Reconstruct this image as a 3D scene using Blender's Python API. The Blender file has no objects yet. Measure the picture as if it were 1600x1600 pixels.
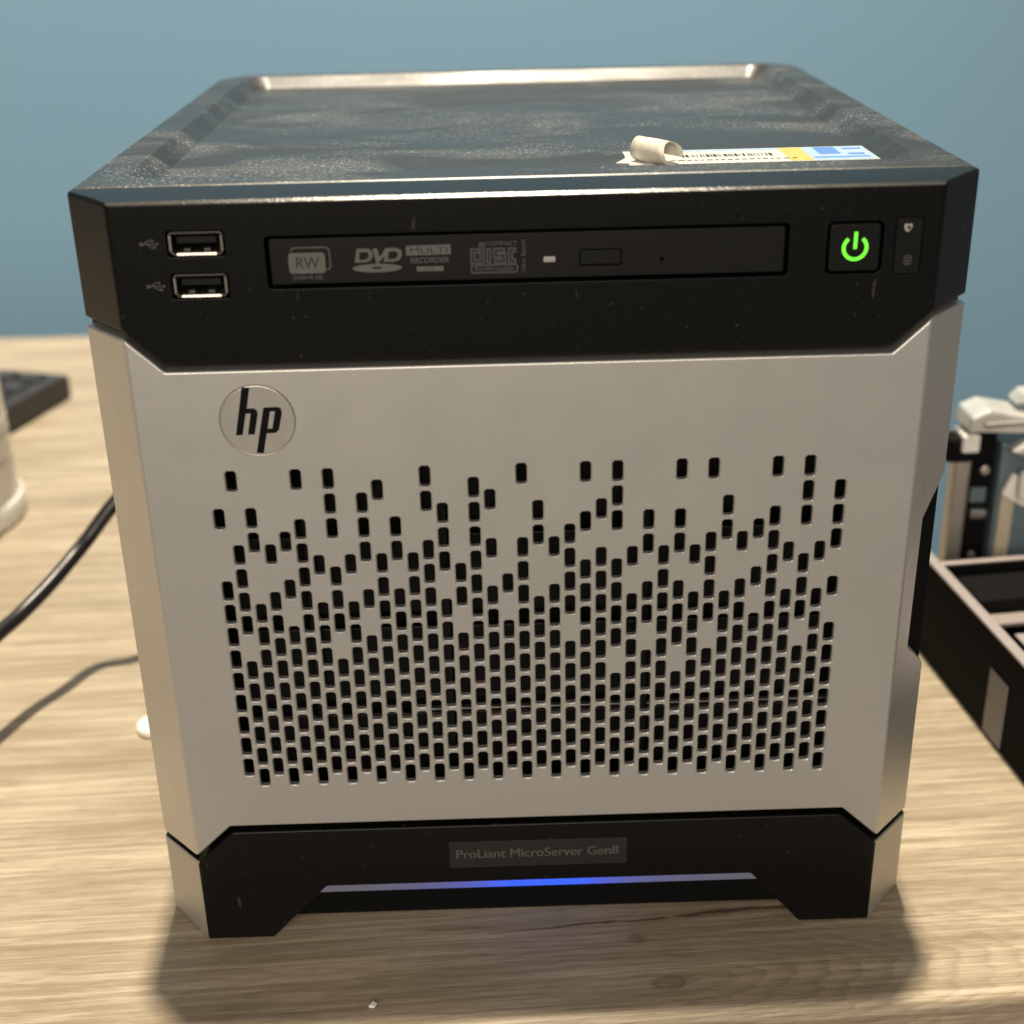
import bpy, bmesh, math, random
from mathutils import Vector, Matrix

sc = bpy.context.scene
COL = sc.collection
random.seed(7)

# ------------------------------------------------------------------ camera, world, lamps, exposure
cam_d = bpy.data.cameras.new("camera")
cam_d.sensor_width = 36.0
cam_d.lens = 2148.224 / 1600 * 36.0
cam_d.clip_start = 0.01
cam_d.clip_end = 60
cam_d.dof.use_dof = True
cam_d.dof.focus_distance = 0.388
cam_d.dof.aperture_fstop = 10.4
cam = bpy.data.objects.new("camera", cam_d)
COL.objects.link(cam)
cam.location = (-0.00927271, -0.33260769, 0.29223373)
cam.rotation_euler = tuple(math.radians(a) for a in (65.6029833, 1.21967727, -1.22425164))
sc.camera = cam

world = bpy.data.worlds.new("World")
sc.world = world
world.use_nodes = True
bgn = world.node_tree.nodes["Background"]
bgn.inputs[0].default_value = (1.0, 0.93, 0.84, 1)
bgn.inputs[1].default_value = 0.19


def area_lamp(name, loc, target, size, power, color, shape='DISK'):
    d = bpy.data.lights.new(name, 'AREA')
    d.shape = shape
    d.size = size
    d.energy = power
    d.color = color
    o = bpy.data.objects.new(name, d)
    COL.objects.link(o)
    o.location = loc
    o.rotation_euler = (Vector(target) - Vector(loc)).to_track_quat('-Z', 'Y').to_euler()
    return o


area_lamp("ceiling_lamp", (0.14, 4.95, 30.0), (0, 0.1, 0), 1.15, 17600, (1.0, 0.88, 0.69))
area_lamp("front_fill", (-0.4, -3.0, 1.35), (0, 0.1, 0.1), 1.8, 74, (1.0, 0.88, 0.72), 'SQUARE')  # added fill for the front face, standing in for the unseen bright room
sd = bpy.data.lights.new("wall_fill_spot", 'SPOT')      # added spot to brighten the wall, grazing past the desk
sd.energy = 240
sd.color = (1.0, 0.97, 0.93)
sd.spot_size = math.radians(62)
sd.spot_blend = 0.9
sd.shadow_soft_size = 0.12
so = bpy.data.objects.new("wall_fill_spot", sd)
COL.objects.link(so)
so.location = (-0.1, 0.1, 2.5)
so.rotation_euler = (Vector((-0.25, 1.52, 0.35)) - so.location).to_track_quat('-Z', 'Y').to_euler()

sc.view_settings.view_transform = 'Standard'
sc.view_settings.look = 'None'
sc.view_settings.exposure = 0.0
sc.view_settings.gamma = 1.0
sc.render.engine = 'CYCLES'
sc.cycles.use_denoising = True
sc.cycles.max_bounces = 8

MM = 0.001


# ------------------------------------------------------------------ node helpers and materials
class NT:
    def __init__(self, name):
        self.m = bpy.data.materials.new(name)
        self.m.use_nodes = True
        self.t = self.m.node_tree
        self.b = self.t.nodes["Principled BSDF"]

    def n(self, typ, **kw):
        nd = self.t.nodes.new(typ)
        for k, v in kw.items():
            setattr(nd, k, v)
        return nd

    def link(self, a, b):
        self.t.links.new(a, b)

    def setin(self, sock, v):
        if hasattr(v, 'is_linked') or isinstance(v, bpy.types.NodeSocket):
            self.link(v, sock)
        else:
            sock.default_value = v

    def math(self, op, a, b=None, c=None, clamp=False):
        nd = self.n('ShaderNodeMath', operation=op)
        nd.use_clamp = clamp
        self.setin(nd.inputs[0], a)
        if b is not None:
            self.setin(nd.inputs[1], b)
        if c is not None:
            self.setin(nd.inputs[2], c)
        return nd.outputs[0]

    def coord(self, scale=(1, 1, 1), rot=(0, 0, 0), loc=(0, 0, 0)):
        tc = self.n('ShaderNodeTexCoord')
        mp = self.n('ShaderNodeMapping')
        mp.inputs['Scale'].default_value = scale
        mp.inputs['Rotation'].default_value = rot
        mp.inputs['Location'].default_value = loc
        self.link(tc.outputs['Object'], mp.inputs['Vector'])
        return mp.outputs[0]

    def noise(self, vec, scale, detail=3, rough=0.5, dist=0.0):
        nd = self.n('ShaderNodeTexNoise')
        nd.inputs['Scale'].default_value = scale
        nd.inputs['Detail'].default_value = detail
        nd.inputs['Roughness'].default_value = rough
        nd.inputs['Distortion'].default_value = dist
        self.link(vec, nd.inputs['Vector'])
        return nd.outputs['Fac']

    def ramp(self, fac, stops, interp='LINEAR'):
        nd = self.n('ShaderNodeValToRGB')
        cr = nd.color_ramp
        cr.interpolation = interp
        while len(cr.elements) < len(stops):
            cr.elements.new(0.5)
        for e, (p, c) in zip(cr.elements, stops):
            e.position = p
            e.color = c if len(c) == 4 else (*c, 1)
        self.link(fac, nd.inputs[0])
        return nd.outputs[0]

    def mix(self, fac, a, b, typ='MIX'):
        nd = self.n('ShaderNodeMix', data_type='RGBA', blend_type=typ)
        self.setin(nd.inputs[0], fac)
        self.setin(nd.inputs[6], a if not isinstance(a, tuple) else (*a[:3], 1))
        self.setin(nd.inputs[7], b if not isinstance(b, tuple) else (*b[:3], 1))
        return nd.outputs[2]

    def bump(self, h, strength, dist=0.0002):
        nd = self.n('ShaderNodeBump')
        nd.inputs['Strength'].default_value = strength
        nd.inputs['Distance'].default_value = dist
        self.link(h, nd.inputs['Height'])
        self.link(nd.outputs[0], self.b.inputs['Normal'])
        return nd

    def p(self, **kw):
        for k, v in kw.items():
            self.setin(self.b.inputs[k.replace('_', ' ')], v)


def simple(name, col, rough=0.5, metal=0.0, var=0.12, scale=300, bump=0.0, bscale=1500, spec=0.5, coat=0.0):
    t = NT(name)
    v = t.coord()
    f = t.noise(v, scale, 3)
    lo = tuple(c * (1 - var) for c in col)
    hi = tuple(min(1, c * (1 + var)) for c in col)
    t.p(Base_Color=t.mix(f, lo, hi), Roughness=rough, Metallic=metal)
    t.b.inputs['Specular IOR Level'].default_value = spec
    t.b.inputs['Coat Weight'].default_value = coat
    if bump:
        t.bump(t.noise(v, bscale, 2), bump, 0.0001)
    return t.m


M = {}


def mat_black():
    t = NT('black_textured_plastic')
    v = t.coord()
    f = t.noise(v, 900, 2)
    # faint dust specks that cling to the plastic
    sp = t.noise(v, 620, 1, 0.4)
    spk = t.ramp(sp, [(0.70, (0, 0, 0)), (0.78, (1, 1, 1))])
    big = t.noise(v, 24, 3)
    spm = t.math('MULTIPLY', spk, t.math('MULTIPLY', big, 0.5))
    c = t.mix(f, (0.0024, 0.0024, 0.0024), (0.0046, 0.0045, 0.0044))
    scr = t.ramp(t.noise(t.coord((420, 420, 70), (0, 0.25, 0)), 1.0, 2, 0.5), [(0.735, (0, 0, 0)), (0.76, (1, 1, 1))])
    c = t.mix(t.math('MULTIPLY', scr, 0.10), c, (0.35, 0.33, 0.30))
    t.p(Base_Color=t.mix(t.math('MULTIPLY', spm, 0.25), c, (0.35, 0.33, 0.30)),
        Roughness=t.math('MULTIPLY_ADD', f, 0.10, 0.29))
    t.b.inputs['Specular IOR Level'].default_value = 0.19
    t.bump(t.noise(v, 2600, 2), 0.28, 0.00012)
    return t.m


def mat_silver():
    t = NT('silver_paint')
    v = t.coord()
    fl = t.noise(v, 1900, 2, 0.7)
    lg = t.noise(v, 60, 4, 0.6)
    c = t.mix(fl, (0.46, 0.45, 0.435), (0.72, 0.705, 0.68))
    c = t.mix(t.math('MULTIPLY', lg, 0.22), c, (0.42, 0.40, 0.37))
    # a few darker scuffs along the upper edge
    sc_ = t.noise(t.coord((260, 60, 30)), 1.0, 3, 0.6)
    s = t.ramp(sc_, [(0.70, (0, 0, 0)), (0.74, (1, 1, 1))])
    c = t.mix(t.math('MULTIPLY', s, 0.18), c, (0.25, 0.24, 0.22))
    t.p(Base_Color=c, Metallic=0.8, Roughness=t.math('MULTIPLY_ADD', lg, 0.14, 0.36))
    t.bump(t.noise(v, 2400, 2), 0.10, 0.00008)
    return t.m


def mat_cover():
    t = NT('dusty_black_steel')
    v = t.coord()
    st = t.noise(t.coord((9, 22, 22)), 1.0, 4, 0.6, 0.9)        # wiped patches
    st2 = t.noise(t.coord((16, 30, 30), loc=(3, 1, 0)), 1.0, 5, 0.6, 0.8)
    smear = t.ramp(st, [(0.42, (0, 0, 0)), (0.66, (1, 1, 1))])
    speck = t.ramp(t.noise(v, 1050, 1, 0.5), [(0.625, (0, 0, 0)), (0.67, (1, 1, 1))])
    speck2 = t.ramp(t.noise(v, 2400, 2, 0.5), [(0.54, (0, 0, 0)), (0.66, (1, 1, 1))])
    where = t.ramp(st2, [(0.45, (0.05, 0.05, 0.05)), (0.62, (1, 1, 1))])
    dust = t.math('MULTIPLY', t.math('ADD', speck, t.math('MULTIPLY', speck2, 0.35)), where)
    film = t.math('MULTIPLY', t.math('MULTIPLY', smear, where), 0.20)
    dust = t.math('ADD', dust, film, clamp=True)
    c = t.mix(t.math('MULTIPLY', dust, 0.72), (0.022, 0.0215, 0.021), (0.38, 0.385, 0.375))
    t.p(Base_Color=c, Roughness=t.math('MULTIPLY_ADD', smear, 0.12, 0.33))
    t.b.inputs['Specular IOR Level'].default_value = 0.40
    t.bump(t.noise(v, 2600, 2), 0.07, 0.00008)
    return t.m


YAW = math.radians(2.45)


def mat_wood():
    t = NT('pale_oak_laminate')
    tc = t.n('ShaderNodeTexCoord')
    mp = t.n('ShaderNodeMapping')
    mp.vector_type = 'POINT'
    mp.inputs['Rotation'].default_value = (0, 0, -YAW)
    t.link(tc.outputs['Object'], mp.inputs['Vector'])
    v = mp.outputs[0]
    sx = t.n('ShaderNodeSeparateXYZ')
    t.link(v, sx.inputs[0])
    X, Y, Z = sx.outputs

    def sv(sx_, sy_, off=0.0):
        cb = t.n('ShaderNodeCombineXYZ')
        t.link(t.math('MULTIPLY_ADD', X, sx_, off), cb.inputs[0])
        t.link(t.math('MULTIPLY_ADD', t.math('ADD', Y, Z), sy_, off * 0.7), cb.inputs[1])
        return cb.outputs[0]
    # growth rings that flow round a knot near the front of the board
    kx, ky = 0.0360, -0.0262
    wob = t.math('SUBTRACT', t.noise(sv(34, 90, 2.0), 1.0, 4, 0.6), 0.5)
    dx = t.math('SUBTRACT', X, kx)
    dy = t.math('ADD', t.math('SUBTRACT', t.math('ADD', Y, Z), ky), t.math('MULTIPLY', wob, 0.012))
    right = t.math('GREATER_THAN', dx, 0.0)
    k = t.math('MULTIPLY_ADD', right, 0.17, 0.13)
    kd = t.math('MULTIPLY', dx, k)
    p = t.math('SQRT', t.math('ADD', t.math('MULTIPLY', kd, kd), t.math('ADD', t.math('MULTIPLY', dy, dy), 1e-7)))
    jit = t.math('MULTIPLY', t.math('SUBTRACT', t.noise(sv(46, 240, 7.0), 1.0, 3, 0.55), 0.5), 0.0024)
    jit = t.math('ADD', jit, t.math('MULTIPLY', t.math('SUBTRACT', t.noise(sv(9, 70, 17.0), 1.0, 3, 0.5), 0.5), 0.0075))
    pj = t.math('ADD', p, jit)
    fr = t.math('FRACT', t.math('DIVIDE', pj, 0.0029))
    ringp = t.math('MULTIPLY', t.math('POWER', fr, 1.8), t.math('MULTIPLY', t.math('SUBTRACT', 1.0, fr), 6.0, clamp=True))                       # soft inside, crisp outside like late wood
    near = t.ramp(t.math('MULTIPLY', p, 1 / 0.10), [(0.0, (1, 1, 1)), (0.22, (0.9, 0.9, 0.9)), (0.45, (0.30, 0.30, 0.30)), (1.0, (0.20, 0.20, 0.20))])
    brk = t.ramp(t.noise(sv(28, 130, 11.0), 1.0, 4, 0.65), [(0.30, (0.15, 0.15, 0.15)), (0.52, (1, 1, 1))])
    ringm = t.math('MULTIPLY', t.math('MULTIPLY', ringp, near), t.math('MULTIPLY', brk, t.math('MULTIPLY_ADD', right, 0.5, 0.5)))
    # long fibres and blotches
    fine = t.noise(sv(24, 1000, 1.0), 1.0, 5, 0.75)
    mid = t.noise(sv(9, 170, 3.0), 1.0, 6, 0.66, 0.2)
    big = t.noise(sv(6, 46, 5.0), 1.0, 5, 0.6, 0.3)
    pores = t.ramp(t.noise(sv(80, 1400, 9.0), 1.0, 2, 0.5), [(0.58, (0, 0, 0)), (0.68, (1, 1, 1))])
    c = t.mix(t.ramp(big, [(0.36, (0, 0, 0)), (0.62, (1, 1, 1))]), (0.315, 0.260, 0.187), (0.485, 0.410, 0.306))
    c = t.mix(t.math('MULTIPLY', t.ramp(mid, [(0.46, (0, 0, 0)), (0.62, (1, 1, 1))]), 0.60), c, (0.225, 0.174, 0.114))
    c = t.mix(t.math('MULTIPLY', ringm, 0.64), c, (0.125, 0.088, 0.050))
    c = t.mix(t.math('MULTIPLY', t.ramp(fine, [(0.47, (0, 0, 0)), (0.62, (1, 1, 1))]), 0.55), c, (0.205, 0.152, 0.092))
    line = t.noise(sv(13, 430, 13.0), 1.0, 4, 0.7, 0.15)
    c = t.mix(t.math('MULTIPLY', t.ramp(line, [(0.48, (0, 0, 0)), (0.60, (1, 1, 1))]), 0.42), c, (0.20, 0.150, 0.094))
    c = t.mix(t.math('MULTIPLY', t.ramp(line, [(0.36, (1, 1, 1)), (0.46, (0, 0, 0))]), 0.35), c, (0.56, 0.48, 0.36))
    c = t.mix(t.math('MULTIPLY', pores, 0.38), c, (0.115, 0.082, 0.05))
    # the knot itself
    kk = t.ramp(t.math('MULTIPLY', t.math('SQRT', t.math('ADD', t.math('MULTIPLY', dx, dx), t.math('MULTIPLY', t.math('MULTIPLY', dy, dy), 1.7))), 1 / 0.010),
                [(0.0, (0.75, 0.75, 0.75)), (0.34, (0.55, 0.55, 0.55)), (0.42, (1, 1, 1)), (0.54, (0.3, 0.3, 0.3)), (0.62, (0, 0, 0))])
    c = t.mix(t.math('MULTIPLY', kk, 0.62), c, (0.105, 0.07, 0.042))
    k2 = t.math('SQRT', t.math('ADD', t.math('POWER', t.math('MULTIPLY', t.math('ADD', X, -0.0298), 0.6), 2.0), t.math('POWER', t.math('ADD', t.math('ADD', Y, Z), 0.0066), 2.0)))
    k2 = t.ramp(t.math('ADD', t.math('MULTIPLY', k2, 1 / 0.0036), t.math('MULTIPLY', t.math('SUBTRACT', t.noise(sv(420, 620, 21.0), 1.0, 3, 0.6), 0.5), 1.3)), [(0.15, (1, 1, 1)), (0.75, (0, 0, 0))])
    c = t.mix(t.math('MULTIPLY', k2, 0.55), c, (0.10, 0.07, 0.04))
    # the open dark check that runs from under the case
    yl = t.math('MULTIPLY_ADD', t.math('SUBTRACT', X, 0.0234), 0.047, 0.0013)
    yl = t.math('ADD', yl, t.math('MULTIPLY', t.math('SUBTRACT', t.noise(sv(48, 0, 4.0), 1.0, 4, 0.6), 0.5), 0.0034))
    dd = t.math('ABSOLUTE', t.math('SUBTRACT', t.math('ADD', Y, Z), yl))
    wdt = t.math('MULTIPLY', t.math('ADD', X, 0.018), t.math('MULTIPLY_ADD', t.noise(sv(110, 0, 8.0), 1.0, 3, 0.6), 0.050, -0.010))
    inx = t.math('MULTIPLY', t.math('GREATER_THAN', X, -0.016), t.math('LESS_THAN', X, 0.094))
    crack = t.math('MULTIPLY', t.math('SUBTRACT', 1.0, t.math('DIVIDE', dd, t.math('MAXIMUM', wdt, 0.0002)), clamp=True), inx)
    crack = t.math('POWER', crack, 0.7)
    c = t.mix(t.math('MULTIPLY', crack, 0.88), c, (0.035, 0.024, 0.016))
    t.p(Base_Color=c, Roughness=t.math('MULTIPLY_ADD', mid, 0.18, 0.38))
    t.b.inputs['Specular IOR Level'].default_value = 0.35
    t.bump(t.math('ADD', fine, t.math('MULTIPLY', mid, 0.6)), 0.18, 0.00025)
    return t.m


def mat_wall():
    t = NT('blue_wall_paint')
    v = t.coord()
    f = t.noise(v, 3, 4)
    t.p(Base_Color=t.mix(f, (0.225, 0.392, 0.505), (0.245, 0.417, 0.53)), Roughness=0.6)
    t.bump(t.noise(v, 220, 3), 0.15, 0.0006)
    return t.m


def mat_emit(name, col, emit, strength, rough=0.4):
    t = NT(name)
    f = t.noise(t.coord(), 500, 2)
    t.p(Base_Color=t.mix(f, tuple(c * 0.9 for c in col), col), Roughness=rough)
    t.b.inputs['Emission Color'].default_value = (*emit, 1)
    t.b.inputs['Emission Strength'].default_value = strength
    return t.m


def mat_lightbar():
    t = NT('frosted_light_guide')
    tc = t.n('ShaderNodeTexCoord')
    sx = t.n('ShaderNodeSeparateXYZ')
    t.link(tc.outputs['Object'], sx.inputs[0])
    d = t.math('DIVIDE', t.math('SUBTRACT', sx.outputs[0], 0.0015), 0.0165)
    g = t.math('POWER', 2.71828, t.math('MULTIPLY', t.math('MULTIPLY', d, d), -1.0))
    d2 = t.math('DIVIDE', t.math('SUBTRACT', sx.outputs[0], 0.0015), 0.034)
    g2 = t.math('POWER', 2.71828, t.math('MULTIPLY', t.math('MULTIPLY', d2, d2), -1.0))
    f = t.noise(t.coord(), 300, 2)
    t.p(Base_Color=t.mix(f, (0.05, 0.05, 0.055), (0.065, 0.065, 0.07)), Roughness=0.42)
    # whole-length lilac emission stands in for reflected light; blue glow over the diode
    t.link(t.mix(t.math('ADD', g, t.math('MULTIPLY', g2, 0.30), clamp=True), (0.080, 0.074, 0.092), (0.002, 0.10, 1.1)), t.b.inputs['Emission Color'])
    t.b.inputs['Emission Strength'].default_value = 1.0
    return t.m


M['black'] = mat_black()
M['silver'] = mat_silver()
M['cover'] = mat_cover()
M['wood'] = mat_wood()
M['wall'] = mat_wall()
M['floor'] = simple('grey_carpet', (0.16, 0.15, 0.14), 0.95, scale=60, var=0.3, bump=0.5, bscale=400)
M['inner'] = simple('matt_black_metal', (0.0025, 0.0025, 0.0025), 0.7, spec=0.12)
M['tray'] = simple('dark_drive_plastic', (0.0040, 0.0040, 0.0038), 0.5, spec=0.25)
M['dull_metal'] = simple('dull_grey_metal', (0.30, 0.29, 0.28), 0.45, 0.8)
M['drive'] = simple('drive_face_plastic', (0.0042, 0.0041, 0.0040), 0.42, spec=0.25, bump=0.2, bscale=2600)
M['button'] = simple('button_plastic', (0.0042, 0.0041, 0.0040), 0.40, spec=0.25, bump=0.15, bscale=2600)
M['gloss'] = simple('glossy_black_window', (0.0050, 0.0050, 0.0050), 0.34, spec=0.3)
M['plate'] = simple('dark_grey_label_film', (0.0115, 0.0122, 0.0112), 0.42)
M['print'] = simple('grey_print', (0.105, 0.105, 0.10), 0.55, scale=900)
M['print_dim'] = simple('dim_grey_print', (0.072, 0.072, 0.069), 0.55, scale=900)
M['print_black'] = simple('black_print', (0.006, 0.006, 0.006), 0.5)
M['emblem'] = simple('brushed_emblem_metal', (0.60, 0.575, 0.53), 0.34, 0.75, bump=0.05)
M['emblem_black'] = simple('emblem_black_enamel', (0.003, 0.003, 0.0035), 0.5, spec=0.12)
M['steel'] = simple('nickel_steel', (0.50, 0.465, 0.41), 0.32, 0.9)
M['socket'] = simple('dark_tin', (0.10, 0.095, 0.09), 0.4, 0.8)
M['foot_corner'] = simple('dull_pale_metallic', (0.44, 0.42, 0.38), 0.45, 0.6, bump=0.08)
M['edge'] = simple('highlight_edge', (0.05, 0.049, 0.046), 0.20, 0.25, scale=1500, var=0.6, bump=0.55, bscale=1900)
M['green'] = mat_emit('green_lit_symbol', (0.2, 0.6, 0.1), (0.10, 1.0, 0.015), 1.05)
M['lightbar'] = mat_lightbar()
M['led'] = simple('clear_led_lens', (0.36, 0.35, 0.33), 0.25)
M['paper'] = simple('white_label_paper', (0.60, 0.59, 0.55), 0.5, scale=200)
M['paper_old'] = simple('aged_label_paper', (0.66, 0.62, 0.53), 0.75, scale=420, var=0.35, bump=0.4, bscale=700)
M['yellow'] = simple('yellow_label_ink', (0.62, 0.47, 0.12), 0.45)
M['blue'] = simple('blue_label_ink', (0.10, 0.24, 0.62), 0.45)
M['pale_blue'] = simple('pale_blue_label_ink', (0.36, 0.50, 0.66), 0.45)
M['cable'] = simple('black_cable_rubber', (0.016, 0.015, 0.016), 0.33, bump=0.05)
M['keyboard'] = simple('keyboard_case_plastic', (0.028, 0.026, 0.027), 0.45)
M['key'] = simple('keycap_plastic', (0.030, 0.028, 0.030), 0.42)
M['chassis'] = simple('black_sheet_steel', (0.0062, 0.006, 0.0066), 0.7, 0.0, spec=0.06)
M['pink_steel'] = simple('bare_steel_edge', (0.50, 0.44, 0.42), 0.42, 0.6)
M['galv'] = simple('galvanised_steel', (0.44, 0.41, 0.37), 0.4, 0.7, var=0.2, scale=90)
M['blue_steel'] = simple('blue_grey_panel', (0.13, 0.18, 0.205), 0.35, 0.2)
M['white_plastic'] = simple('white_plastic', (0.80, 0.79, 0.74), 0.4)
M['pale_metal'] = simple('pale_plated_metal', (0.62, 0.61, 0.57), 0.42, 0.45, var=0.25, scale=160)
M['beige'] = simple('beige_label_strip', (0.45, 0.39, 0.30), 0.6)
M['grey_label'] = simple('grey_paper_label', (0.22, 0.21, 0.21), 0.6, var=0.25, scale=140)


def mat_bottle():
    t = NT('frosted_white_plastic')
    f = t.noise(t.coord(), 60, 3)
    t.p(Base_Color=t.mix(f, (0.72, 0.68, 0.60), (0.80, 0.77, 0.70)), Roughness=0.30)
    t.b.inputs['Subsurface Weight'].default_value = 0.35
    t.b.inputs['Subsurface Radius'].default_value = (0.012, 0.011, 0.008)
    t.b.inputs['Coat Weight'].default_value = 0.3
    return t.m


M['bottle'] = mat_bottle()
M['bottle_band'] = simple('embossed_grey_band', (0.52, 0.47, 0.42), 0.45)


# ------------------------------------------------------------------ mesh helpers (all input in millimetres)
def link(name, me, mat=None, parent=None):
    o = bpy.data.objects.new(name, me)
    COL.objects.link(o)
    if mat is not None:
        me.materials.clear()
        me.materials.append(mat)
    if parent is not None:
        o.parent = parent
    return o


def soft(o, ang=42):
    for f in o.data.polygons:
        f.use_smooth = True
    o.data.set_sharp_from_angle(angle=math.radians(ang))
    md = o.modifiers.new('weighted', 'WEIGHTED_NORMAL')
    md.keep_sharp = True
    md.weight = 100
    return o


def empty(name, label, cat, loc=(0, 0, 0)):
    o = bpy.data.objects.new(name, None)
    o.empty_display_size = 0.02
    COL.objects.link(o)
    o.location = loc
    o['label'] = label
    o['category'] = cat
    return o


def tag(o, label, cat):
    o['label'] = label
    o['category'] = cat
    return o


def mesh_from(verts, faces, name='mesh'):
    me = bpy.data.meshes.new(name)
    me.from_pydata([(x * MM, y * MM, z * MM) for x, y, z in verts], [], faces)
    bm = bmesh.new()
    bm.from_mesh(me)
    bmesh.ops.recalc_face_normals(bm, faces=bm.faces)
    bm.to_mesh(me)
    bm.free()
    return me


def prism(poly, a0, a1, axis):
    """extrude a 2-D polygon along an axis; axis 'y': poly in xz, 'z': poly in xy, 'x': poly in yz"""
    def P(u, v, w):
        return (u, w, v) if axis == 'y' else ((u, v, w) if axis == 'z' else (w, u, v))
    n = len(poly)
    vs = [P(u, v, a0) for u, v in poly] + [P(u, v, a1) for u, v in poly]
    fs = [tuple(range(n)), tuple(range(2 * n - 1, n - 1, -1))]
    fs += [(i, i + n, (i + 1) % n + n, (i + 1) % n) for i in range(n)]
    return mesh_from(vs, fs)


def box(x0, x1, y0, y1, z0, z1):
    return prism([(x0, z0), (x1, z0), (x1, z1), (x0, z1)], y0, y1, 'y')


def join(meshes):
    bm = bmesh.new()
    for m in meshes:
        bm.from_mesh(m)
    me = bpy.data.meshes.new('mesh')
    bm.to_mesh(me)
    bm.free()
    return me


def _eval(o):
    dg = bpy.context.evaluated_depsgraph_get()
    dg.update()
    me = bpy.data.meshes.new_from_object(o.evaluated_get(dg), depsgraph=dg)
    return me


def boolean(a, b, op):
    oa, ob = link('work_a', a), link('work_b', b)
    md = oa.modifiers.new('b', 'BOOLEAN')
    md.operation = op
    md.solver = 'EXACT'
    md.object = ob
    me = _eval(oa)
    bpy.data.objects.remove(oa)
    bpy.data.objects.remove(ob)
    return me


def bevel(a, w, seg=2, ang=25):
    oa = link('work_a', a)
    md = oa.modifiers.new('b', 'BEVEL')
    md.width = w * MM
    md.segments = seg
    md.limit_method = 'ANGLE'
    md.angle_limit = math.radians(ang)
    md.use_clamp_overlap = True
    me = _eval(oa)
    bpy.data.objects.remove(oa)
    return me


def rrect(x0, x1, z0, z1, r, n=4):
    pts = []
    for cx, cz, a in ((x1 - r, z1 - r, 0), (x0 + r, z1 - r, 90), (x0 + r, z0 + r, 180), (x1 - r, z0 + r, 270)):
        for i in range(n + 1):
            t = math.radians(a + 90 * i / n)
            pts.append((cx + r * math.cos(t), cz + r * math.sin(t)))
    return pts


def circle(cx, cz, r, n=32, sq=1.0):
    return [(cx + r * math.cos(2 * math.pi * i / n), cz + r * sq * math.sin(2 * math.pi * i / n)) for i in range(n)]


def flat(polys, y):
    """flat print: list of xz polygons on the plane y"""
    vs, fs = [], []
    for p in polys:
        k = len(vs)
        vs += [(u, y, v) for u, v in p]
        fs.append(tuple(range(k, k + len(p))))
    me = bpy.data.meshes.new('print')
    me.from_pydata([(x * MM, y_ * MM, z * MM) for x, y_, z in vs], [], fs)
    bm = bmesh.new()
    bm.from_mesh(me)
    for f in bm.faces:
        if f.normal.y > 0:
            f.normal_flip()
    bm.to_mesh(me)
    bm.free()
    return me


def stroke(pts, w, closed=False):
    """mitred strip of width w along a polyline, as quads"""
    n = len(pts)
    L, R_ = [], []
    for i in range(n):
        p = Vector(pts[i])
        a = Vector(pts[(i - 1) % n]) if (closed or i > 0) else None
        b = Vector(pts[(i + 1) % n]) if (closed or i < n - 1) else None
        d1 = (p - a).normalized() if a is not None else None
        d2 = (b - p).normalized() if b is not None else None
        if d1 is None:
            d1 = d2
        if d2 is None:
            d2 = d1
        t = (d1 + d2)
        t = t.normalized() if t.length > 1e-6 else d1
        nrm = Vector((-t.y, t.x))
        k = max(0.5, abs(nrm.dot(Vector((-d1.y, d1.x)))))
        L.append(tuple(p + nrm * (w / 2 / k)))
        R_.append(tuple(p - nrm * (w / 2 / k)))
    q = []
    for i in range(n if closed else n - 1):
        j = (i + 1) % n
        q.append([L[i], L[j], R_[j], R_[i]])
    return q


def ring_poly(outer, inner):
    """quads between two loops of equal length"""
    n = len(outer)
    return [[outer[i], outer[(i + 1) % n], inner[(i + 1) % n], inner[i]] for i in range(n)]


def text(body, x, z, y, size, mat, parent, name='lettering', shear=0.0, bold=0.0, align='CENTER', width=None, rot=0.0, spacing=1.0):
    """flat lettering: x, z is the baseline anchor; size is the cap height in mm"""
    cu = bpy.data.curves.new('t', 'FONT')
    cu.body = body
    cu.size = 1.0
    cu.shear = shear
    cu.offset = bold
    cu.align_x = align
    cu.space_character = spacing
    o = bpy.data.objects.new('t', cu)
    COL.objects.link(o)
    me = _eval(o)
    bpy.data.objects.remove(o)
    s = size / 0.69
    xs = [v.co.x for v in me.vertices]
    w = (max(xs) - min(xs)) * s
    kx = (width / w) if width else 1.0
    ca, sa = math.cos(rot), math.sin(rot)
    for v in me.vertices:
        u, q = v.co.x * s * kx, v.co.y * s
        v.co = ((x + u * ca - q * sa) * MM, y * MM, (z + u * sa + q * ca) * MM)
    bm = bmesh.new()
    bm.from_mesh(me)
    bmesh.ops.recalc_face_normals(bm, faces=bm.faces)
    for f in bm.faces:
        if f.normal.y > 0:
            f.normal_flip()
    bm.to_mesh(me)
    bm.free()
    return link(name, me, mat, parent)


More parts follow.
